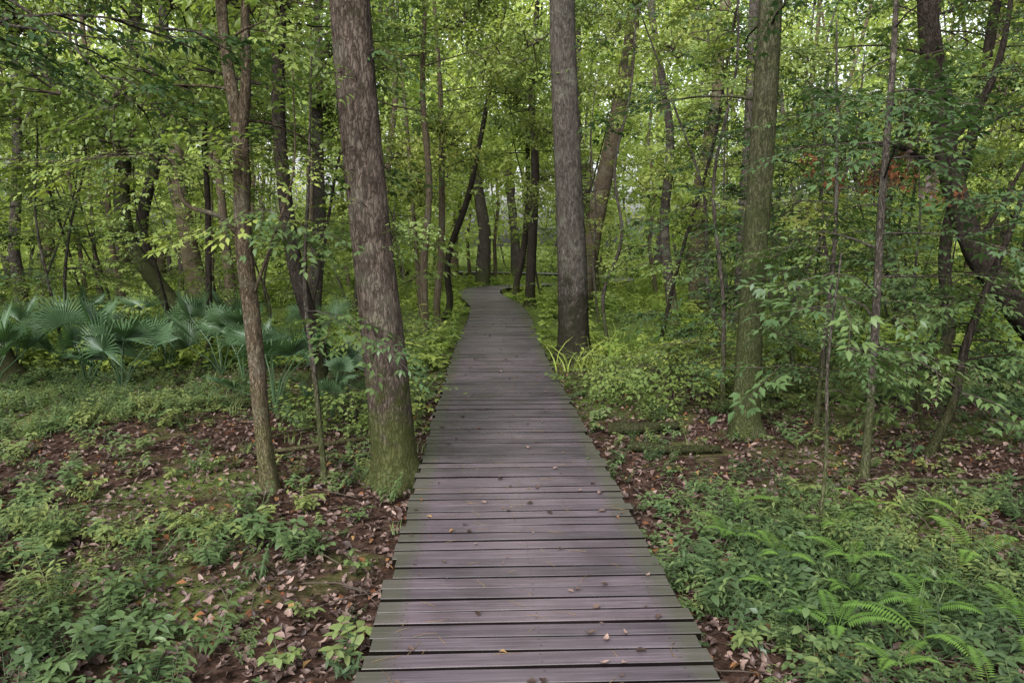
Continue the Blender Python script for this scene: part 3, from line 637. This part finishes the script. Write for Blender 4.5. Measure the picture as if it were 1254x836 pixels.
dg=bpy.context.evaluated_depsgraph_get(); bm=bpy.data.meshes.new_from_object(tmp.evaluated_get(dg)); bpy.data.objects.remove(tmp)
for mm in mats: bm.materials.append(mm)
for pl in bm.polygons:
    z=pl.center[2]; xx=abs(pl.center[0]); pl.use_smooth=True
    pl.material_index=4 if z<.08 else 0 if (z>1.47 or (xx>.17 and z<1.16)) else 1 if z>.93 else 2
PE=empty('walking_person',(-.07,47.8,DZ),.2,1.0)
obj('body',bm,PE)
def ell(c,s,mat,name,zmin=-2,ny=0):
    mb=MB(); vs=[];fs=[];nu,nv=16,10
    for j in range(nv+1):
        ph=math.pi*j/nv
        for i in range(nu):
            th=6.283*i/nu; X,Yy,Zz=math.sin(ph)*math.cos(th),math.sin(ph)*math.sin(th),math.cos(ph)
            k=1-.18*max(0,-Zz); vs.append((c[0]+s[0]*X*k,c[1]+s[1]*Yy*k,c[2]+s[2]*Zz))
    for j in range(nv):
        for i in range(nu): fs.append((j*nu+i,(j+1)*nu+i,(j+1)*nu+(i+1)%nu,j*nu+(i+1)%nu))
    mb.add(vs,fs); return obj(name,mb.mesh(name,[mat]),PE)
ell((0,-.01,1.635),(.075,.095,.115),mats[0],'head'); ell((0,.02,1.665),(.083,.095,.105),mats[3],'hair')
ell((0,-.105,1.62),(.012,.018,.022),mats[0],'nose')
for sx in (-1,1):
    ell((sx*.03,-.096,1.645),(.011,.006,.007),mats[4],'eye'); ell((sx*.077,0,1.63),(.012,.02,.03),mats[0],'ear')
ell((0,-.097,1.58),(.022,.006,.005),mats[1],'mouth')

# ------------------------------------------------------------ light + camera
w=bpy.data.worlds.new('World'); scene.world=w; w.use_nodes=True; N=w.node_tree.nodes; L=w.node_tree.links
AZ,EL=-155,42
bg=N['Background']; sk=N.new('ShaderNodeTexSky'); sk.sky_type='NISHITA'; sk.sun_disc=False; sk.sun_elevation=rad(EL); sk.sun_rotation=rad(AZ); sk.dust_density=6; sk.air_density=1.0
hs=N.new('ShaderNodeHueSaturation'); hs.inputs['Saturation'].default_value=.2; L.new(sk.outputs[0],hs.inputs['Color']); L.new(hs.outputs[0],bg.inputs[0]); bg.inputs[1].default_value=.5
sl=bpy.data.lights.new('sun','SUN'); sl.energy=3.8; sl.angle=rad(50); sl.color=(1,.97,.91)
so=bpy.data.objects.new('sun',sl); root.objects.link(so); az=rad(AZ); el=rad(EL)
so.rotation_euler=Vector((math.sin(az)*math.cos(el),math.cos(az)*math.cos(el),math.sin(el))).to_track_quat('Z','Y').to_euler()
cam=bpy.data.cameras.new('camera'); co=bpy.data.objects.new('camera',cam); root.objects.link(co); cam.lens=27; cam.sensor_width=36; cam.clip_end=1500
co.location=(-.22,0,DZ+1.79); co.rotation_euler=(rad(82.7),0,rad(-2)); scene.camera=co
scene.view_settings.view_transform='Standard'; scene.view_settings.look='None'; scene.view_settings.exposure=0
print(STAT)
